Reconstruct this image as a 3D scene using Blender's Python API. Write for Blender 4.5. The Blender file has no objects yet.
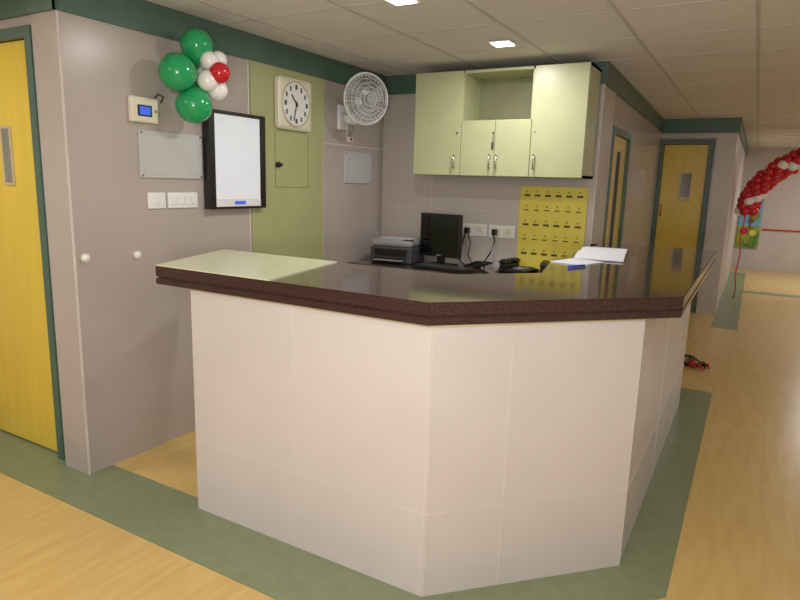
import bpy, bmesh, math, random
from mathutils import Vector, Matrix
random.seed(4)
S=bpy.context.scene
S.view_settings.view_transform='Standard'
S.view_settings.exposure=0.0
D=bpy.data
def lin(c):
    return tuple(((x/255)/12.92 if x/255<=.04045 else ((x/255+.055)/1.055)**2.4) for x in c)+(1,)
def mat(name,rgb,rough=.5,metal=0,var=.06,scale=6,stretch=(1,1,1),rgb2=None,bump=0,emit=0,spec=.5,coat=0):
    m=D.materials.new(name);m.use_nodes=True;n=m.node_tree.nodes;l=m.node_tree.links
    b=n['Principled BSDF'];b.inputs['Roughness'].default_value=rough;b.inputs['Metallic'].default_value=metal
    b.inputs['Specular IOR Level'].default_value=spec;b.inputs['Coat Weight'].default_value=coat
    b.inputs['Coat Roughness'].default_value=.08
    tc=n.new('ShaderNodeTexCoord');mp=n.new('ShaderNodeMapping');mp.inputs['Scale'].default_value=stretch
    no=n.new('ShaderNodeTexNoise');no.inputs['Scale'].default_value=scale;no.inputs['Detail'].default_value=5
    cr=n.new('ShaderNodeValToRGB');c=lin(rgb)
    if rgb2: c2=lin(rgb2);cr.color_ramp.elements[0].color=c;cr.color_ramp.elements[1].color=c2
    else:
        cr.color_ramp.elements[0].color=tuple(x*(1-var) for x in c[:3])+(1,);cr.color_ramp.elements[1].color=tuple(min(1,x*(1+var)) for x in c[:3])+(1,)
    cr.color_ramp.elements[0].position=.38;cr.color_ramp.elements[1].position=.62
    l.new(tc.outputs['Object'],mp.inputs[0]);l.new(mp.outputs[0],no.inputs['Vector']);l.new(no.outputs[0],cr.inputs[0]);l.new(cr.outputs[0],b.inputs['Base Color'])
    if bump:
        bp=n.new('ShaderNodeBump');bp.inputs['Strength'].default_value=bump;bp.inputs['Distance'].default_value=.01
        l.new(no.outputs[0],bp.inputs['Height']);l.new(bp.outputs[0],b.inputs['Normal'])
    if emit:
        b.inputs['Emission Color'].default_value=c;b.inputs['Emission Strength'].default_value=emit
    return m
M=dict(
 wall=mat('laminate_mauve',(180,169,161),.26,scale=2,var=.03,spec=.5),
 wallb=mat('laminate_beige',(194,184,174),.35,scale=2,var=.03),
 seam=mat('seam_light',(214,204,194),.5),
 counter=mat('counter_laminate',(204,195,189),.24,scale=2.5,var=.02,spec=.5),
 green=mat('trim_green',(78,104,90),.4,var=.05),
 olive=mat('panel_olive',(172,174,126),.35,var=.03),
 cab=mat('cabinet_olive',(184,186,144),.35,var=.03),
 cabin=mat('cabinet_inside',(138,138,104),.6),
 yellow=mat('door_yellow',(222,192,72),.3,var=.03,scale=3,stretch=(6,6,.6)),
 floor=mat('vinyl_wood_yellow',(202,168,102),.27,scale=3.5,stretch=(7,1,1),rgb2=(208,176,110),spec=.4),
 strip=mat('vinyl_green',(124,132,98),.32,scale=14,rgb2=(129,138,104)),
 ceil=mat('ceiling_tile',(220,216,212),.85,scale=60,var=.02),
 tbar=mat('ceiling_tbar',(192,188,183),.6),
 granite=mat('granite_maroon',(54,40,37),.08,scale=90,rgb2=(90,72,65),spec=.8,coat=.7),
 granited=mat('granite_edge',(50,32,29),.16,scale=160,rgb2=(74,50,46),spec=.6),
 cream=mat('cream_laminate',(206,208,174),.25,var=.02),
 black=mat('plastic_black',(22,22,24),.35),
 screen=mat('screen_glass',(10,11,14),.08),
 white=mat('plastic_white',(232,232,230),.35,var=.02),
 offw=mat('plastic_cream',(226,220,198),.35,var=.02),
 grey=mat('plastic_grey',(150,150,150),.4),
 pgrey=mat('panel_grey',(192,192,190),.3,var=.02),
 dgrey=mat('plastic_dark_grey',(70,70,74),.4),
 metal=mat('steel',(190,190,190),.25,metal=1),
 brass=mat('brass',(190,150,80),.3,metal=1),
 lcd=mat('lcd_blue',(60,90,200),.3,emit=.6),
 lightb=mat('viewer_acrylic',(222,226,234),.25,var=.01,emit=.2),
 bg=mat('balloon_green',(40,160,96),.18,var=.04),
 bw=mat('balloon_white',(240,236,232),.2,var=.02),
 br=mat('balloon_red',(200,34,46),.2,var=.04),
 notice=mat('notice_yellow',(226,208,84),.45,var=.03),
 ink=mat('print_ink',(88,78,24),.6),
 paper=mat('paper',(232,236,244),.7,var=.01),
 blue=mat('pen_blue',(40,70,190),.4),
 dark=mat('dark_void',(40,38,30),.6),
 red=mat('red_plastic',(190,30,30),.4),
 glass=mat('door_glass',(130,130,118),.1),
 leaf=mat('mural_green',(70,120,50),.5,scale=5,rgb2=(170,170,60)),
 brown=mat('mural_brown',(120,70,40),.5),
 skyb=mat('mural_blue',(120,170,200),.5),
 emit=mat('luminaire_diffuser',(255,250,245),.5,emit=14),
 wood=mat('wood_edge',(196,180,140),.4),
)
class B:
    def __init__(s,name): s.name=name;s.bm=bmesh.new();s.ms=[]
    def mi(s,m):
        if m not in s.ms: s.ms.append(m)
        return s.ms.index(m)
    def _fin(s,vs,m,smooth=False):
        i=s.mi(m)
        for f in {f for v in vs for f in v.link_faces}: f.material_index=i;f.smooth=smooth
    def box(s,a,b,m,bev=0,M4=None,seg=2):
        a=Vector(a);b=Vector(b);c=(a+b)/2;d=b-a
        r=bmesh.ops.create_cube(s.bm,size=1);vs=r['verts']
        for v in vs: v.co=Vector((v.co.x*abs(d.x),v.co.y*abs(d.y),v.co.z*abs(d.z)))+c
        if bev:
            es=list({e for v in vs for e in v.link_edges})
            r=bmesh.ops.bevel(s.bm,geom=es,offset=bev,segments=seg,affect='EDGES',profile=.5)
            vs=list({v for f in r['faces'] for v in f.verts}|{v for v in vs if v.is_valid})
        if M4 is not None:
            for v in vs: v.co=M4@v.co
        s._fin(vs,m)
        return s
    def cyl(s,p0,p1,r,m,seg=24,r2=None,smooth=True):
        p0=Vector(p0);p1=Vector(p1);d=p1-p0;q=d.to_track_quat('Z','Y').to_matrix().to_4x4()
        rr=bmesh.ops.create_cone(s.bm,cap_ends=True,segments=seg,radius1=r,radius2=r if r2 is None else r2,depth=d.length,matrix=Matrix.Translation((p0+p1)/2)@q)
        s._fin(rr['verts'],m,False)
        if smooth:
            for f in {f for v in rr['verts'] for f in v.link_faces}:
                if len(f.verts)==4:f.smooth=True
        return s
    def sph(s,c,r,m,sc=(1,1,1),u=24,v=16,M4=None):
        rr=bmesh.ops.create_uvsphere(s.bm,u_segments=u,v_segments=v,radius=r)
        for x in rr['verts']:
            p=Vector((x.co.x*sc[0],x.co.y*sc[1],x.co.z*sc[2]))
            if M4 is not None:p=M4@p
            x.co=p+Vector(c)
        s._fin(rr['verts'],m,True);return s
    def balloon(s,c,r,m,down=(0,0,-1),u=20,v=14):
        q=Vector(down).to_track_quat('Z','Y').to_matrix()
        rr=bmesh.ops.create_uvsphere(s.bm,u_segments=u,v_segments=v,radius=r)
        for x in rr['verts']:
            p=x.co.copy()
            if p.z>0:
                k=p.z/r;p.z*=1.18;p.x*=1-.18*k;p.y*=1-.18*k
            x.co=q@p+Vector(c)
        s._fin(rr['verts'],m,True)
        d=Vector(down).normalized();s.cyl(Vector(c)+d*r*1.15,Vector(c)+d*r*1.3,r*.05,m,8,r*.14);return s
    def tube(s,pts,r,m,cyc=False,seg=8):
        pts=[Vector(p) for p in pts];n=len(pts);rings=[]
        for i,p in enumerate(pts):
            if cyc:t=pts[(i+1)%n]-pts[i-1]
            else:t=pts[min(i+1,n-1)]-pts[max(i-1,0)]
            t.normalize();up=Vector((0,0,1)) if abs(t.z)<.95 else Vector((1,0,0))
            a=t.cross(up).normalized();b=a.cross(t)
            rings.append([s.bm.verts.new(p+r*(a*math.cos(k*2*math.pi/seg)+b*math.sin(k*2*math.pi/seg))) for k in range(seg)])
        i=s.mi(m)
        for j in range(n if cyc else n-1):
            A=rings[j];C=rings[(j+1)%n]
            for k in range(seg):
                f=s.bm.faces.new((A[k],A[(k+1)%seg],C[(k+1)%seg],C[k]));f.smooth=True;f.material_index=i
        if not cyc:
            for R in (rings[0],rings[-1]):
                f=s.bm.faces.new(R);f.material_index=i
        return s
    def prism(s,poly,z0,z1,m,mtop=None):
        lo=[s.bm.verts.new((x,y,z0)) for x,y in poly];hi=[s.bm.verts.new((x,y,z1)) for x,y in poly]
        i=s.mi(m);n=len(poly);fs=[s.bm.faces.new(lo[::-1])];t=s.bm.faces.new(hi)
        for k in range(n): fs.append(s.bm.faces.new((lo[k],lo[(k+1)%n],hi[(k+1)%n],hi[k])))
        for f in fs:f.material_index=i
        t.material_index=s.mi(mtop) if mtop else i
        return s
    def face(s,pts,m):
        f=s.bm.faces.new([s.bm.verts.new(p) for p in pts]);f.material_index=s.mi(m);return s
    def done(s):
        bmesh.ops.recalc_face_normals(s.bm,faces=s.bm.faces)
        xs=[v.co for v in s.bm.verts]
        c=Vector([(min(v[i] for v in xs)+max(v[i] for v in xs))/2 for i in range(3)])
        for v in s.bm.verts: v.co-=c
        me=D.meshes.new(s.name);s.bm.to_mesh(me);s.bm.free()
        for m in s.ms: me.materials.append(M[m])
        o=D.objects.new(s.name,me);o.location=c;S.collection.objects.link(o);return o
def offset(poly,d):
    n=len(poly);o=[]
    ar=sum(poly[i][0]*poly[(i+1)%n][1]-poly[(i+1)%n][0]*poly[i][1] for i in range(n));sg=1 if ar>0 else -1
    for i in range(n):
        p0,p1,p2=Vector(poly[i-1]),Vector(poly[i]),Vector(poly[(i+1)%n])
        a=(p1-p0).normalized();b=(p2-p1).normalized()
        na=Vector((-a.y,a.x))*sg;nb=Vector((-b.y,b.x))*sg
        k=(na+nb);k=k/(1+na.dot(nb));o.append(tuple(p1+k*d))
    return o
XW=-2.767;YP=1.744;YB=4.523;ZC=2.35;ZT=2.2;YE=8.4;YF=14.
# ---------------- floor / ceiling
f=B('floor');f.box((-5.2,-3.2,-.1),(2.7,YF+.1,0),'floor');f.done()
s=B('trim_floor_border')
s.prism([(-5,1.52),(-.83,1.52),(-.12,2.3),(-.12,5.05),(-.5,5.05),(-.5,4.7),(-.33,4.7),(-.33,2.42),(-.92,1.83),(-.92,1.877),(-5,1.877)],0,.002,'strip')
s.done()
s=B('trim_floor_corridor')
s.box((-.28,7.6,0),(-.02,13.2,.002),'strip');s.box((-.02,10.6,0),(2.5,10.85,.002),'strip');s.done()
c=B('ceiling');c.box((-5.2,-3.2,ZC),(2.7,YF+.1,ZC+.1),'ceil')
x=-4.9
while x<2.6:
    c.box((x-.009,-3,ZC-.004),(x+.009,YF,ZC),'tbar');x+=.6
y=-2.7
while y<YF:
    c.box((-4.9,y-.006,ZC-.003),(2.5,y+.006,ZC),'tbar');y+=.6
c.done()
# ---------------- walls
w=B('wall_left')
w.box((-2.96,YP,0),(XW,YB,ZC),'wall')
w.box((XW,2.94,0),(XW+.012,3.675,ZT),'olive')
w.box((XW,3.155,1.445),(XW+.016,3.50,1.447),'cabin');w.box((XW,3.155,1.445),(XW+.016,3.157,1.80),'cabin');w.box((XW,3.498,1.445),(XW+.016,3.50,1.80),'cabin')
for y in (YP+.004,2.93,3.685): w.box((XW,y-.005,0),(XW+.004,y+.005,ZT),'seam')
w.box((XW,3.68,1.76),(XW+.003,YB,1.766),'seam')
w.done()
w=B('wall_back');w.box((-2.96,YB,0),(-1.142,YB+.12,ZC),'wallb');w.box((-2.76,YB-.002,1.30),(-1.0,YB,1.304),'seam');w.box((-2.3,YB-.002,.9),(-2.296,YB,ZT),'seam');w.done()
def wx(y): return -1.0-(y-YB)*.031
w=B('wall_corridor')
def cseg(y0,y1,z0,z1,m='wall',o=0,th=.14): w.prism([(wx(y0)+o,y0),(wx(y1)+o,y1),(wx(y1)-th,y1),(wx(y0)-th,y0)][::-1],z0,z1,m)
cseg(YB,5.0,0,ZC,'wallb');cseg(5.92,YE,0,ZC);cseg(5.0,5.92,1.97,ZC)
cseg(6.7,7.15,1.42,1.7,'pgrey',.012,0)
w.box((-1.004,YB-.004,0),(-.996,YB+.004,ZT),'seam')
w.done()
w=B('wall_corridor_end')
w.box((-1.3,YE,2.12),(-.283,YE+.2,ZC),'wallb');w.box((-.50,YE,0),(-.283,YF,2.12),'wallb');w.box((-.50,YE+.2,2.12),(-.283,YF,ZC),'wallb');w.box((-1.3,YE+.06,0),(-.5,YE+.2,2.12),'wall');w.done()
w=B('wall_far');w.box((-.5,YF,0),(2.7,YF+.1,ZC),'wallb');w.box((.15,YF-.02,.78),(2.5,YF,.81),'red');w.done()
w=B('wall_right');w.box((2.5,-3.2,0),(2.6,YF,ZC),'wallb');w.done()
w=B('wall_rear');w.box((-5.1,-3.1,0),(2.5,-3,ZC),'wallb');w.done()
w=B('wall_west');w.box((-5.1,-3,0),(-5,1.9,ZC),'wallb');w.done()
w=B('wall_entrance');w.box((-5,1.80,0),(-4.0,1.95,ZC),'wall');w.box((-4.0,1.80,2.17),(-2.96,1.95,ZC),'wall');w.box((-3.02,1.80,0),(-2.96,1.95,2.17),'wall');w.done()
t=B('trim_crown_left');t.box((XW,YP-.015,ZT),(XW+.02,YB,ZC),'green',);t.box((-2.96,YP-.015,ZT),(XW+.02,YP,ZC),'green');t.box((-5,1.785,ZT+.02),(-2.96,1.8,ZC),'green');t.done()
t=B('trim_crown_back');t.box((XW+.02,YB-.02,ZT),(-1.0,YB,ZC),'green');t.done()
t=B('trim_crown_corridor');t.prism([(wx(YB-.02)+.0,YB-.02),(wx(YB)+.02,YB-.02),(wx(YE)+.02,YE-.02),(wx(YE),YE-.02)],ZT,ZC,'green')
t.box((wx(YE),YE-.02,ZT-.02),(-.263,YE,ZC),'green');t.box((-.283,YE,ZT-.02),(-.263,13.9,ZC),'green');t.done()
# ---------------- doors
def door_leaf(name,x0,x1,y,z1,win,hx,hz):
    d=B(name);fw=.05
    d.box((x0-fw,y-.03,0),(x0,y+.06,z1+fw),'green',.004);d.box((x1,y-.03,0),(x1+fw,y+.06,z1+fw),'green',.004);d.box((x0,y-.03,z1),(x1,y+.06,z1+fw),'green',.004)
    d.box((x0+.003,y,.012),(x1-.003,y+.04,z1-.003),'yellow',.003)
    a,b_,c_,e=win
    d.box((a,y-.004,c_),(b_,y+.001,e),'glass');
    for q in ((a-.012,c_-.012,a,e+.012),(b_,c_-.012,b_+.012,e+.012),(a,c_-.012,b_,c_),(a,e,b_,e+.012)): d.box((q[0],y-.008,q[1]),(q[2],y,q[3]),'wood')
    d.cyl((hx,y-.05,hz-.07),(hx,y-.05,hz+.07),.009,'brass',12)
    for zz in (-.06,.06): d.cyl((hx,y-.05,hz+zz),(hx,y,hz+zz),.007,'brass',10)
    return d
d=door_leaf('door_1',-3.94,-3.075,1.80,2.12,(-3.38,-3.31,1.44,1.71),-3.86,1.0)
d.cyl((-3.70,1.80,.12),(-3.70,1.76,.12),.012,'black',12);d.cyl((-3.70,1.765,.12),(-3.70,1.745,.12),.022,'black',12);d.done()
d=door_leaf('door_2',-1.07,-.57,YE+.01,2.05,(-.84,-.73,1.42,1.70),-1.03,1.25);d.box((-.86,YE-.005,1.37),(-.71,YE+.011,1.385),'wood');d.done()
d=B('door_3')
def cp(y0,y1,z0,z1,m,o0,o1): d.prism([(wx(y0)+o0,y0),(wx(y1)+o0,y1),(wx(y1)+o1,y1),(wx(y0)+o1,y0)],z0,z1,m)
cp(5.0,5.05,0,1.97,'green',.012,-.12);cp(5.87,5.92,0,1.97,'green',.012,-.12);cp(5.05,5.87,1.92,1.97,'green',.012,-.12)
cp(5.05,5.87,.01,1.92,'yellow',-.02,-.06);cp(5.36,5.56,1.0,1.8,'dark',-.015,-.02)
for yy in (5.345,5.575): cp(yy-.012,yy+.012,.98,1.82,'wood',-.01,-.02)
d.done()
# ---------------- counter
base=[(-2.06,2.35),(-2.06,1.812),(-.90,1.812),(-.31,2.407),(-.31,4.62),(-.41,4.62),(-.41,2.45),(-.94,1.912),(-1.96,1.912),(-1.96,2.35)]
slab=[(-2.25,1.79),(-.905,1.79),(-.193,2.49),(-.193,4.64),(-.985,4.64),(-.985,4.45),(-.93,4.45),(-.93,3.3),(-.82,2.75),(-1.12,2.44),(-2.48,2.42)]
k=B('reception_counter')
k.prism(base,0,1.03,'counter')
for (z0,z1,i) in ((1.03,1.034,.003),(1.034,1.054,0),(1.054,1.058,.003),(1.058,1.063,.009),(1.063,1.067,.003),(1.067,1.106,0),(1.106,1.11,.003)):
    k.prism(offset(slab,i),z0,z1,'granited','granite' if z1==1.11 else None)
k.prism(offset(base,-.004),1.021,1.03,'wood')
k.prism([(-2.25,1.792),(-1.60,1.792),(-1.72,2.415),(-2.475,2.415)],1.11,1.115,'cream')
e=.0015
for xx in (-1.5,-.903): k.box((xx-.0012,1.812-e,0),(xx+.0012,1.812,1.01),'seam')
k.box((-2.06,1.812-e,.33),(-.90,1.812,.3325),'seam')
dx,dy=.59,.595
for tt in (.004,.36):
    x0,y0=-.90+dx*tt,1.812+dy*tt
    k.prism([(x0,y0),(x0+.0025,y0+.0025),(x0+.004,y0+.001),(x0+.0015,y0-.0015)],0,1.01,'seam')
k.prism([(-.90,1.812),(-.31,2.407),(-.309,2.406),(-.899,1.811)],.33,.3325,'seam')
for yy in (2.41,3.3,4.1): k.box((-.31,yy-.002,0),(-.31+e,yy+.002,1.01),'seam')
k.box((-.31,2.41,.33),(-.31+e,4.62,.3325),'seam')
k.box((-.92,4.46,0),(-.41,4.50,1.03),'counter')
k.done()
# back desk
k=B('back_desk');k.box((-2.74,3.98,.83),(-1.02,YB-.004,.87),'granite',.004)
for xx in (-2.74,-1.9,-1.05): k.box((xx,4.02,0),(xx+.03,YB-.01,.83),'cab')
k.box((-2.74,4.48,.0),(-1.02,4.50,.83),'cab');k.done()
# ---------------- wall cabinet
k=B('wall_cabinet');x0,x1,z0,z1,yf,yb=-2.29,-1.02,1.56,2.29,4.20,YB-.022
p=.018
k.box((x0,yf,z0),(x0+p,yb,z1),'cab');k.box((x1-p,yf,z0),(x1,yb,z1),'cab');k.box((x0,yf,z0),(x1,yb,z0+p),'cab');k.box((x0,yf,z1-p),(x1,yb,z1),'cab')
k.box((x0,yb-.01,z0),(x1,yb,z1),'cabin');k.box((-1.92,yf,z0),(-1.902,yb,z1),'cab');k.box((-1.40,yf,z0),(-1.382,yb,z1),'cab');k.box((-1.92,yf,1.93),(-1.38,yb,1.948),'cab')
def leaf(a,b,c_,e): k.box((a+.002,yf-.018,c_+.002),(b-.002,yf,e-.002),'cab',.002)
leaf(x0,-1.905,z0,z1);leaf(-1.385,x1,z0,z1);leaf(-1.905,-1.645,z0,1.945);leaf(-1.645,-1.385,z0,1.945)
def hnd(x,z):
    k.cyl((x,yf-.045,z-.05),(x,yf-.045,z+.05),.005,'metal',10)
    for q in(-.04,.04):k.cyl((x,yf-.045,z+q),(x,yf-.016,z+q),.004,'metal',8)
hnd(-1.945,1.66);hnd(-1.67,1.66);hnd(-1.62,1.66);hnd(-1.35,1.66)
for xx in(-1.935,-1.655,-1.36):k.cyl((xx,yf-.022,1.86),(xx,yf-.018,1.86),.008,'metal',12)
k.tube([(-1.655,yf-.024,1.86),(-1.652,yf-.03,1.82),(-1.656,yf-.026,1.79)],.003,'dgrey');k.box((-1.664,yf-.03,1.75),(-1.648,yf-.02,1.795),'dgrey',.002)
k.done()
# ---------------- x-ray viewer
k=B('xray_film_viewer');a=XW+.001
k.box((a,2.585,1.33),(a+.045,2.985,1.86),'white',.005)
k.box((a,2.555,1.315),(a+.055,2.60,1.875),'black',.004);k.box((a,2.975,1.315),(a+.055,3.02,1.875),'black',.004)
k.box((a,2.6,1.855),(a+.052,2.98,1.875),'black',.003);k.box((a,2.6,1.315),(a+.05,2.98,1.328),'black',.003)
k.box((a+.04,2.60,1.375),(a+.047,2.975,1.852),'lightb');k.box((a+.04,2.6,1.328),(a+.05,2.975,1.375),'white',.002);k.box((a+.05,2.75,1.34),(a+.0515,2.84,1.360),'lcd')
k.done()
# clock
k=B('wall_clock');cy,cz=3.325,1.985
k.box((XW+.014,cy-.172,cz-.165),(XW+.045,cy+.172,cz+.165),'offw',.028,seg=4)
k.cyl((XW+.04,cy,cz),(XW+.052,cy,cz),.148,'offw',48);k.cyl((XW+.05,cy,cz),(XW+.0535,cy,cz),.135,'white',48)
k.tube([(XW+.052,cy+.141*math.cos(t*math.pi/24),cz+.141*math.sin(t*math.pi/24)) for t in range(48)],.005,'wood',True)
for i in range(12):
    th=i*math.pi/6;yy=cy+.108*math.sin(th);zz=cz+.108*math.cos(th)
    k.box((XW+.053,yy-.011,zz-.015),(XW+.0545,yy+.011 if i%3==0 else yy+.004,zz+.015),'dgrey')
def hand(th,L,wd):
    m=Matrix.Translation((XW+.056,cy,cz))@Matrix.Rotation(-th,4,'X');k.box((-.001,-wd,-.02),(.001,wd,L),'black',M4=m)
hand(math.radians(318),.075,.005);hand(math.radians(195),.11,.004)
k.cyl((XW+.053,cy,cz),(XW+.06,cy,cz),.009,'black',16);k.done()
k=B('cabinet_lock');k.cyl((XW+.012,3.18,1.59),(XW+.03,3.18,1.59),.018,'black',16);k.box((XW+.022,3.15,1.582),(XW+.034,3.21,1.598),'black',.003);k.done()
def wpanel(name,y0,y1,z0,z1):
    k=B(name);k.box((XW,y0,z0),(XW+.012,y1,z1),'pgrey',.003);k.box((XW+.011,y0+.02,z0+.02),(XW+.014,y1-.02,z1-.02),'pgrey',.001)
    for yy in(y0+.012,y1-.012):
        for zz in(z0+.012,z1-.012):k.cyl((XW+.011,yy,zz),(XW+.016,yy,zz),.006,'metal',10)
    k.done()
wpanel('wall_access_panel',2.13,2.54,1.485,1.725);wpanel('wall_access_panel.001',3.95,4.33,1.48,1.72)
k=B('thermostat');k.box((XW,2.08,1.76),(XW+.03,2.245,1.885),'offw',.008);k.box((XW+.029,2.115,1.79),(XW+.033,2.20,1.845),'black',.002);k.box((XW+.032,2.125,1.797),(XW+.0345,2.19,1.838),'lcd')
k.cyl((XW+.029,2.222,1.82),(XW+.036,2.222,1.82),.008,'grey',12)
k.tube([(XW+.01,2.23,1.88),(XW+.02,2.25,1.91),(XW+.02,2.285,1.90),(XW+.008,2.275,1.87)],.004,'black');k.done()
def plate(name,y0,y1,z0,z1,n):
    k=B(name);k.box((XW,y0,z0),(XW+.012,y1,z1),'white',.004);st=(y1-y0-.02)/n
    for i in range(n):k.box((XW+.011,y0+.01+i*st+.004,z0+.02),(XW+.017,y0+.01+(i+1)*st-.004,z1-.02),'white',.002)
    k.done()
plate('light_switch',2.17,2.28,1.325,1.41,2);plate('light_switch.001',2.295,2.50,1.325,1.41,4)
for i,(yy,zz) in enumerate(((1.80,1.10),(2.09,1.09))):
    k=B('wall_bumper_knob' if i==0 else 'wall_bumper_knob.001');k.cyl((XW,yy,zz),(XW+.012,yy,zz),.022,'offw',20);k.sph((XW+.012,yy,zz),.016,'white',(.7,1,1));k.done()
# balloons
k=B('balloon_bunch')
for (x_,y_,z_,r,m) in ((-2.62,2.274,2.015,.094,'bg'),(-2.62,2.404,2.165,.085,'bg'),(-2.62,2.371,1.866,.094,'bg'),(-2.55,2.42,2.09,.047,'bw'),(-2.56,2.49,2.105,.048,'bw'),(-2.55,2.405,1.99,.055,'bw'),(-2.56,2.48,1.955,.055,'bw'),(-2.50,2.44,2.03,.054,'br'),(-2.66,2.49,2.03,.07,'bw')):
    dn=Vector((-2.64,2.42,2.02))-Vector((x_,y_,z_));k.balloon((x_,y_,z_),r,m,dn)
k.cyl((XW,2.42,2.02),(-2.6,2.42,2.02),.006,'white',8);k.done()
# fan
k=B('wall_fan')
k.box((XW,3.85,1.87),(XW+.03,3.97,2.05),'white',.01);k.cyl((XW+.02,3.91,1.96),(XW+.12,3.90,1.94),.035,'white',20)
k.sph((XW+.14,3.90,1.95),.045,'white');k.cyl((XW+.14,3.90,1.95),(-2.56,3.87,2.03),.02,'white',16)
fc=Vector((-2.50,3.84,2.075));nd=Vector((.88,-.46,-.08)).normalized();q=nd.to_track_quat('Z','Y').to_matrix().to_4x4();T=Matrix.Translation(fc)@q
k.cyl(fc-nd*.13,fc-nd*.02,.055,'white',24,.06);k.sph(fc-nd*.13,.055,'white')
def prof(u): return .05*(1-u**3)+.012
R=.175
for rr in (.05,.08,.11,.14,.16,.170):
    for sgn in (1,-1):
        k.tube([T@Vector((rr*math.cos(a*math.pi/20),rr*math.sin(a*math.pi/20),sgn*prof(rr/R))) for a in range(40)],.0018,'white',True,5)
k.tube([T@Vector((R*math.cos(a*math.pi/24),R*math.sin(a*math.pi/24),0)) for a in range(48)],.007,'white',True)
for a in range(36):
    ca,sa=math.cos(a*math.pi/18),math.sin(a*math.pi/18)
    for sgn in(1,-1):
        k.tube([T@Vector((u*R*ca,u*R*sa,sgn*(prof(u) if u<1 else .0))) for u in(.2,.45,.7,.9,1)],.0014,'white',False,4)
k.cyl(fc+nd*.062,fc+nd*.072,.036,'grey',24)
for b_ in range(3):
    th=b_*2*math.pi/3+.4;pts=[]
    for rr,wd in((.03,.5),(.08,.55),(.13,.5),(.16,.36)):
        pts.append((T@Vector((rr*math.cos(th-wd),rr*math.sin(th-wd),-.018)),T@Vector((rr*math.cos(th+wd),rr*math.sin(th+wd),.018))))
    for i in range(3): k.face([pts[i][0],pts[i][1],pts[i+1][1],pts[i+1][0]],'grey')
k.cyl(fc-nd*.02,fc+nd*.03,.03,'grey',20)
k.tube([(XW+.05,3.90,1.9),(XW+.06,3.9,1.85),(XW+.05,3.91,1.80)],.003,'white');k.done()
k=B('cord_switch');k.box((XW,3.99,1.79),(XW+.02,4.05,1.83),'white',.004);k.box((XW+.02,4.0,1.80),(XW+.024,4.03,1.82),'red');k.done()
# notice board
k=B('notice_board');yy=YB-.003;k.box((-1.545,yy-.012,.885),(-1.045,yy,1.50),'notice',.003)
for r in range(5):
    for c_ in range(6):
        xx=-1.51+c_*.078;zz=1.44-r*.108
        k.box((xx,yy-.0135,zz-.016),(xx+.044,yy-.012,zz),'ink') if r%2==0 else k.box((xx,yy-.0135,zz-.012),(xx+.036,yy-.012,zz-.004),'ink')
        k.cyl((xx+.02,yy-.018,zz+.020),(xx+.02,yy-.012,zz+.020),.005,'ink',8)
k.done()
# power sockets + cables
k=B('power_socket')
for x0 in (-2.01,-1.78):
    k.box((x0,YB-.012,1.10),(x0+.21,YB,1.195),'white',.004)
    for i in range(2):
        k.box((x0+.015+i*.1,YB-.016,1.115),(x0+.095+i*.1,YB-.011,1.18),'offw',.002)
        for q in((.0,.02),(-.012,0),(.012,0)):k.cyl((x0+.055+i*.1+q[0],YB-.018,1.14+q[1]),(x0+.055+i*.1+q[0],YB-.014,1.14+q[1]),.004,'dark',8)
for x0 in(-1.955,-1.725): k.box((x0-.02,YB-.05,1.12),(x0+.02,YB-.014,1.165),'black',.005)
k.done()
k=B('power_cable')
k.tube([(-1.955,4.47,1.13),(-1.965,4.44,1.06),(-1.99,4.43,.97),(-1.97,4.42,.90),(-1.90,4.38,.878)],.006,'black')
k.tube([(-1.725,4.47,1.13),(-1.70,4.44,1.07),(-1.73,4.43,.98),(-1.78,4.42,.90),(-1.74,4.36,.878)],.006,'black')
k.tube([(-1.94,4.47,1.13),(-1.90,4.44,1.05),(-1.91,4.43,.96),(-1.86,4.40,.89),(-1.8,4.3,.878)],.005,'black')
for i in range(4):
    cx=-1.85+i*.03;k.tube([(cx+.07*math.cos(a*.5),4.38+.05*math.sin(a*.5),.878+.012*i) for a in range(13)],.006,'black')
k.done()
# monitor
k=B('computer_monitor');m=Matrix.Translation((-2.09,4.30,0))@Matrix.Rotation(math.radians(-8),4,'Z')
k.box((-.185,-.02,.94),(.185,.02,1.27),'black',.008,m);k.box((-.165,-.0225,.965),(.165,-.0195,1.252),'screen',0,m)
k.box((-.10,.015,1.0),(.10,.055,1.18),'black',.015,m);k.box((-.03,.0,.88),(.03,.03,1.0),'black',.004,m);k.box((-.11,-.09,.871),(.11,.09,.885),'black',.005,m)
k.box((-.02,-.0235,.948),(.02,-.0195,.956),'grey',0,m);k.done()
# printer
k=B('printer');m=Matrix.Translation((-2.46,4.28,0))@Matrix.Rotation(math.radians(6),4,'Z')
k.box((-.18,-.14,.871),(.18,.14,1.0),'dgrey',.015,m);k.box((-.175,-.13,1.0),(.175,.14,1.055),'grey',.02,m);k.box((-.13,-.155,.905),(.13,-.13,.915),'black',.002,m)
k.box((-.14,-.142,.925),(.14,-.138,.985),'black',.002,m);k.box((-.12,-.21,.897),(.12,-.13,.903),'grey',.002,m);k.box((-.14,-.05,1.054),(.14,.11,1.064),'pgrey',.002,m);k.box((.10,-.12,1.05),(.17,-.08,1.06),'black',.002,m)
k.done()
k=B('keyboard');m=Matrix.Translation((-1.96,4.10,0))@Matrix.Rotation(math.radians(-4),4,'Z')
k.box((-.22,-.07,.871),(.22,.07,.893),'black',.006,m)
for r in range(5):
    for c_ in range(15):k.box((-.205+c_*.0275,-.06+r*.024,.892),(-.182+c_*.0275,-.04+r*.024,.899),'dgrey',0,m)
k.done()
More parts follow.
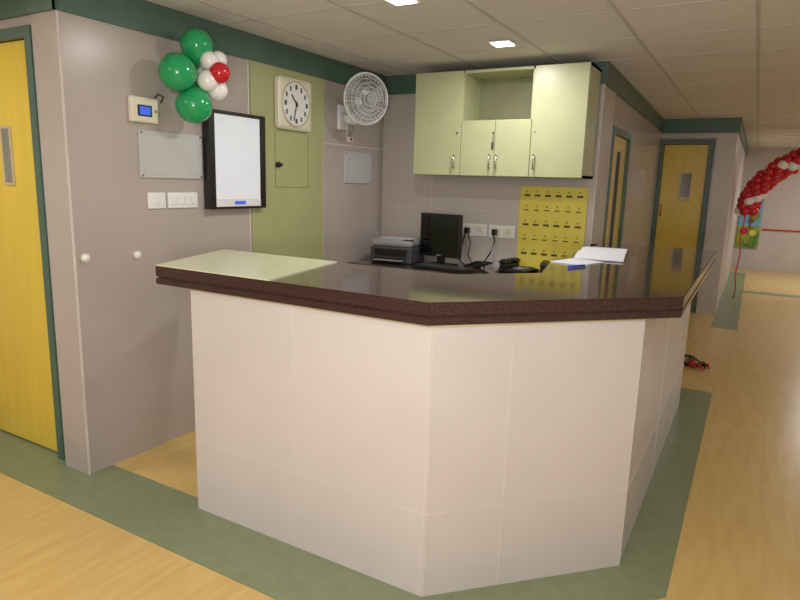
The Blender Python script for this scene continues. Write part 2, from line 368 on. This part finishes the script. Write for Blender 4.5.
def phone(name,x,y,rot):
    k=B(name);m=Matrix.Translation((x,y,0))@Matrix.Rotation(math.radians(rot),4,'Z')
    k.box((-.11,-.10,.871),(.12,.10,.905),'black',.01,m);k.box((-.10,-.10,.90),(-.04,.10,.935),'black',.01,m)
    k.box((-.105,-.11,.935),(-.035,-.05,.96),'black',.012,m);k.box((-.105,.05,.935),(-.035,.11,.96),'black',.012,m);k.box((-.095,-.10,.945),(-.045,.10,.968),'black',.01,m)
    for r in range(4):
        for c_ in range(3):k.box((.0+c_*.03,-.07+r*.028,.904),(.02+c_*.03,-.052+r*.028,.911),'grey',0,m)
    k.box((.0,.05,.904),(.09,.085,.912),'dgrey',0,m)
    k.tube([m@Vector((-.07+.012*math.cos(i*1.2),-.11-i*.004,.885+.008*math.sin(i*1.2))) for i in range(22)],.003,'black');k.done()
phone('desk_telephone',-1.47,4.34,-10);phone('desk_telephone.001',-1.20,4.36,14)
# ledger book
k=B('open_ledger');m=Matrix.Translation((-.76,3.78,1.111))@Matrix.Rotation(math.radians(8),4,'Z')
for sg in(-1,1):
    for j in range(6):
        y0=sg*j*.06;y1=sg*(j+1)*.06;h=[.012,.022,.024,.021,.017,.013,.009]
        y_a,y_b=(y0,y1) if sg>0 else (y1,y0);ha,hb=(h[j],h[j+1]) if sg>0 else (h[j+1],h[j])
        P=[m@Vector(p) for p in((-.13,y_a,0),(.13,y_a,0),(.13,y_b,0),(-.13,y_b,0),(-.13,y_a,ha),(.13,y_a,ha),(.13,y_b,hb),(-.13,y_b,hb))]
        for fidx in((0,1,2,3),(4,5,6,7),(0,1,5,4),(1,2,6,5),(2,3,7,6),(3,0,4,7)):k.face([P[i] for i in fidx],'paper')
k.box((-.135,-.365,0),(.135,.365,.004),'dgrey',0,m);k.done()
k=B('paper_sheet');m=Matrix.Translation((-.80,3.26,1.111))@Matrix.Rotation(math.radians(-14),4,'Z')
k.box((-.08,-.10,0),(.10,.14,.004),'paper',0,m);k.done()
k=B('ballpoint_pen');k.cyl((-.76,3.0,1.117),(-.71,3.12,1.117),.006,'blue',12);k.cyl((-.71,3.12,1.117),(-.70,3.145,1.117),.006,'white',12,.002);k.done()
k=B('ribbon_scraps')
random.seed(8)
for i in range(9):
    a=random.random()*6.28;cx=-.30+random.uniform(-.1,.12);cy_=5.8+random.uniform(-.12,.12)
    k.tube([(cx+.03*j*math.cos(a+j*.4),cy_+.03*j*math.sin(a+j*.4),.01+.035*math.sin(j*1.1+.3)**2) for j in range(6)],.009,('red','black','dgrey')[i%3])
k.done()
# balloon arch
AY=9.9
k=B('balloon_arch');random.seed(11)
for i in range(40):
    th=math.pi*(1-i/39);cx=1.07+1.17*math.cos(th);cz_=1.24+.84*math.sin(th)
    for j in range(5):
        a=j*1.257+i*.5;rad=.09;dx_=math.cos(th)*rad*math.cos(a);dz_=math.sin(th)*rad*math.cos(a);dy_=rad*math.sin(a)
        col='bw' if (j+i)%5==0 and i%4!=1 else 'br'
        k.balloon((cx+dx_,AY+dy_,cz_+dz_),.068,col,(-dx_-.001,-dy_,-dz_),14,10)
for xx in(-.13,2.24):
    pts=[(xx+.012*math.sin(j*1.3),AY,1.24-j*.1025) for j in range(13)];k.tube(pts,.008,'br')
k.done()
# mural
k=B('wall_mural');k.box((-.27,YF-.03,.42),(.12,YF,1.5),'skyb');k.box((-.27,YF-.034,.42),(.12,YF-.03,.85),'leaf')
for (a,b_,r,m_) in((-.1,1.2,.1,'leaf'),(.02,1.05,.08,'leaf'),(-.15,.75,.07,'red'),(0,.72,.06,'notice'),(-.05,.95,.05,'brown')):k.cyl((a,YF-.045,b_),(a,YF-.03,b_),r,m_,20)
k.box((-.08,YF-.04,.8),(-.05,YF-.03,1.15),'brown');k.done()
# ---------------- luminaires
def down(i,x,y,p=9,sz=.11):
    k=B('recessed_downlight'+('' if i==0 else '.%03d'%i));h=sz/2
    k.box((x-h-.015,y-h-.015,ZC-.012),(x+h+.015,y+h+.015,ZC-.0045),'white');k.box((x-h,y-h,ZC-.015),(x+h,y+h,ZC-.012),'emit');o=k.done()
    L=D.lights.new('downlight_lamp','AREA');L.energy=p;L.size=sz;L.color=(1,.98,.97);lo=D.objects.new('downlight_lamp',L);lo.location=(x,y,ZC-.02);S.collection.objects.link(lo)
    lo.parent=o;lo.matrix_parent_inverse=Matrix.Translation(-o.location)
for i,(x,y) in enumerate(((-1.446,3.72),(-1.56,2.68),(-3.6,.9))): down(i,x,y)
def fill_panel(i,x,y,p,sx=.6,sy=.6):  # fill panels added out of view to brighten counter, room and corridor
    k=B('unseen_fill_panel'+('' if i==0 else '.%03d'%i))
    k.box((x-sx/2-.02,y-sy/2-.02,ZC-.02),(x+sx/2+.02,y+sy/2+.02,ZC-.0045),'white');k.box((x-sx/2,y-sy/2,ZC-.024),(x+sx/2,y+sy/2,ZC-.02),'lightb');o=k.done()
    L=D.lights.new('fill_panel_lamp','AREA');L.energy=p;L.shape='RECTANGLE';L.size=sx;L.size_y=sy;L.color=(.96,.975,1);lo=D.objects.new('fill_panel_lamp',L);lo.location=(x,y,ZC-.03);S.collection.objects.link(lo)
    lo.parent=o;lo.matrix_parent_inverse=Matrix.Translation(-o.location)
fill_panel(0,-.6,-.6,30);fill_panel(1,-2.6,-.2,23);fill_panel(2,1.2,.4,14);fill_panel(3,1.9,4.5,16,.6,1.2);fill_panel(4,1.9,8,22,.6,1.2);fill_panel(5,1.4,11.9,44)
# added upward fill to lighten the ceiling, then the photographer's flash
L=D.lights.new('ceiling_fill_light','AREA');L.energy=40;L.size=.5;L.color=(.97,.98,1);L.spread=math.radians(170);lo=D.objects.new('ceiling_fill_light',L)
lo.location=(.1,-.5,1.2);d_=Vector((-.45,.75,1.0));lo.rotation_euler=d_.to_track_quat('-Z','Y').to_euler();S.collection.objects.link(lo)
L=D.lights.new('camera_flash','AREA');L.energy=15;L.size=.35;L.color=(.97,.98,1);lo=D.objects.new('camera_flash',L)
lo.location=(.05,-.25,1.75);d_=Vector((-.5,.86,.02));lo.rotation_euler=d_.to_track_quat('-Z','Y').to_euler();S.collection.objects.link(lo)
W=D.worlds.new('World');S.world=W;W.use_nodes=True;W.node_tree.nodes['Background'].inputs[0].default_value=(.8,.85,1,1);W.node_tree.nodes['Background'].inputs[1].default_value=.3
# camera
a,p,r=.5155,.1893,.0291
F=Vector((-math.sin(a)*math.cos(p),math.cos(a)*math.cos(p),-math.sin(p)));R0=Vector((math.cos(a),math.sin(a),0));U0=R0.cross(F)
Rr=R0*math.cos(r)+U0*math.sin(r);Uu=-R0*math.sin(r)+U0*math.cos(r)
cm=D.cameras.new('camera');cm.sensor_width=36;cm.lens=614.85/800*36;cm.clip_start=.05
co=D.objects.new('camera',cm);co.matrix_world=Matrix(((Rr.x,Uu.x,-F.x,0),(Rr.y,Uu.y,-F.y,0),(Rr.z,Uu.z,-F.z,1.5),(0,0,0,1)));S.collection.objects.link(co);S.camera=co
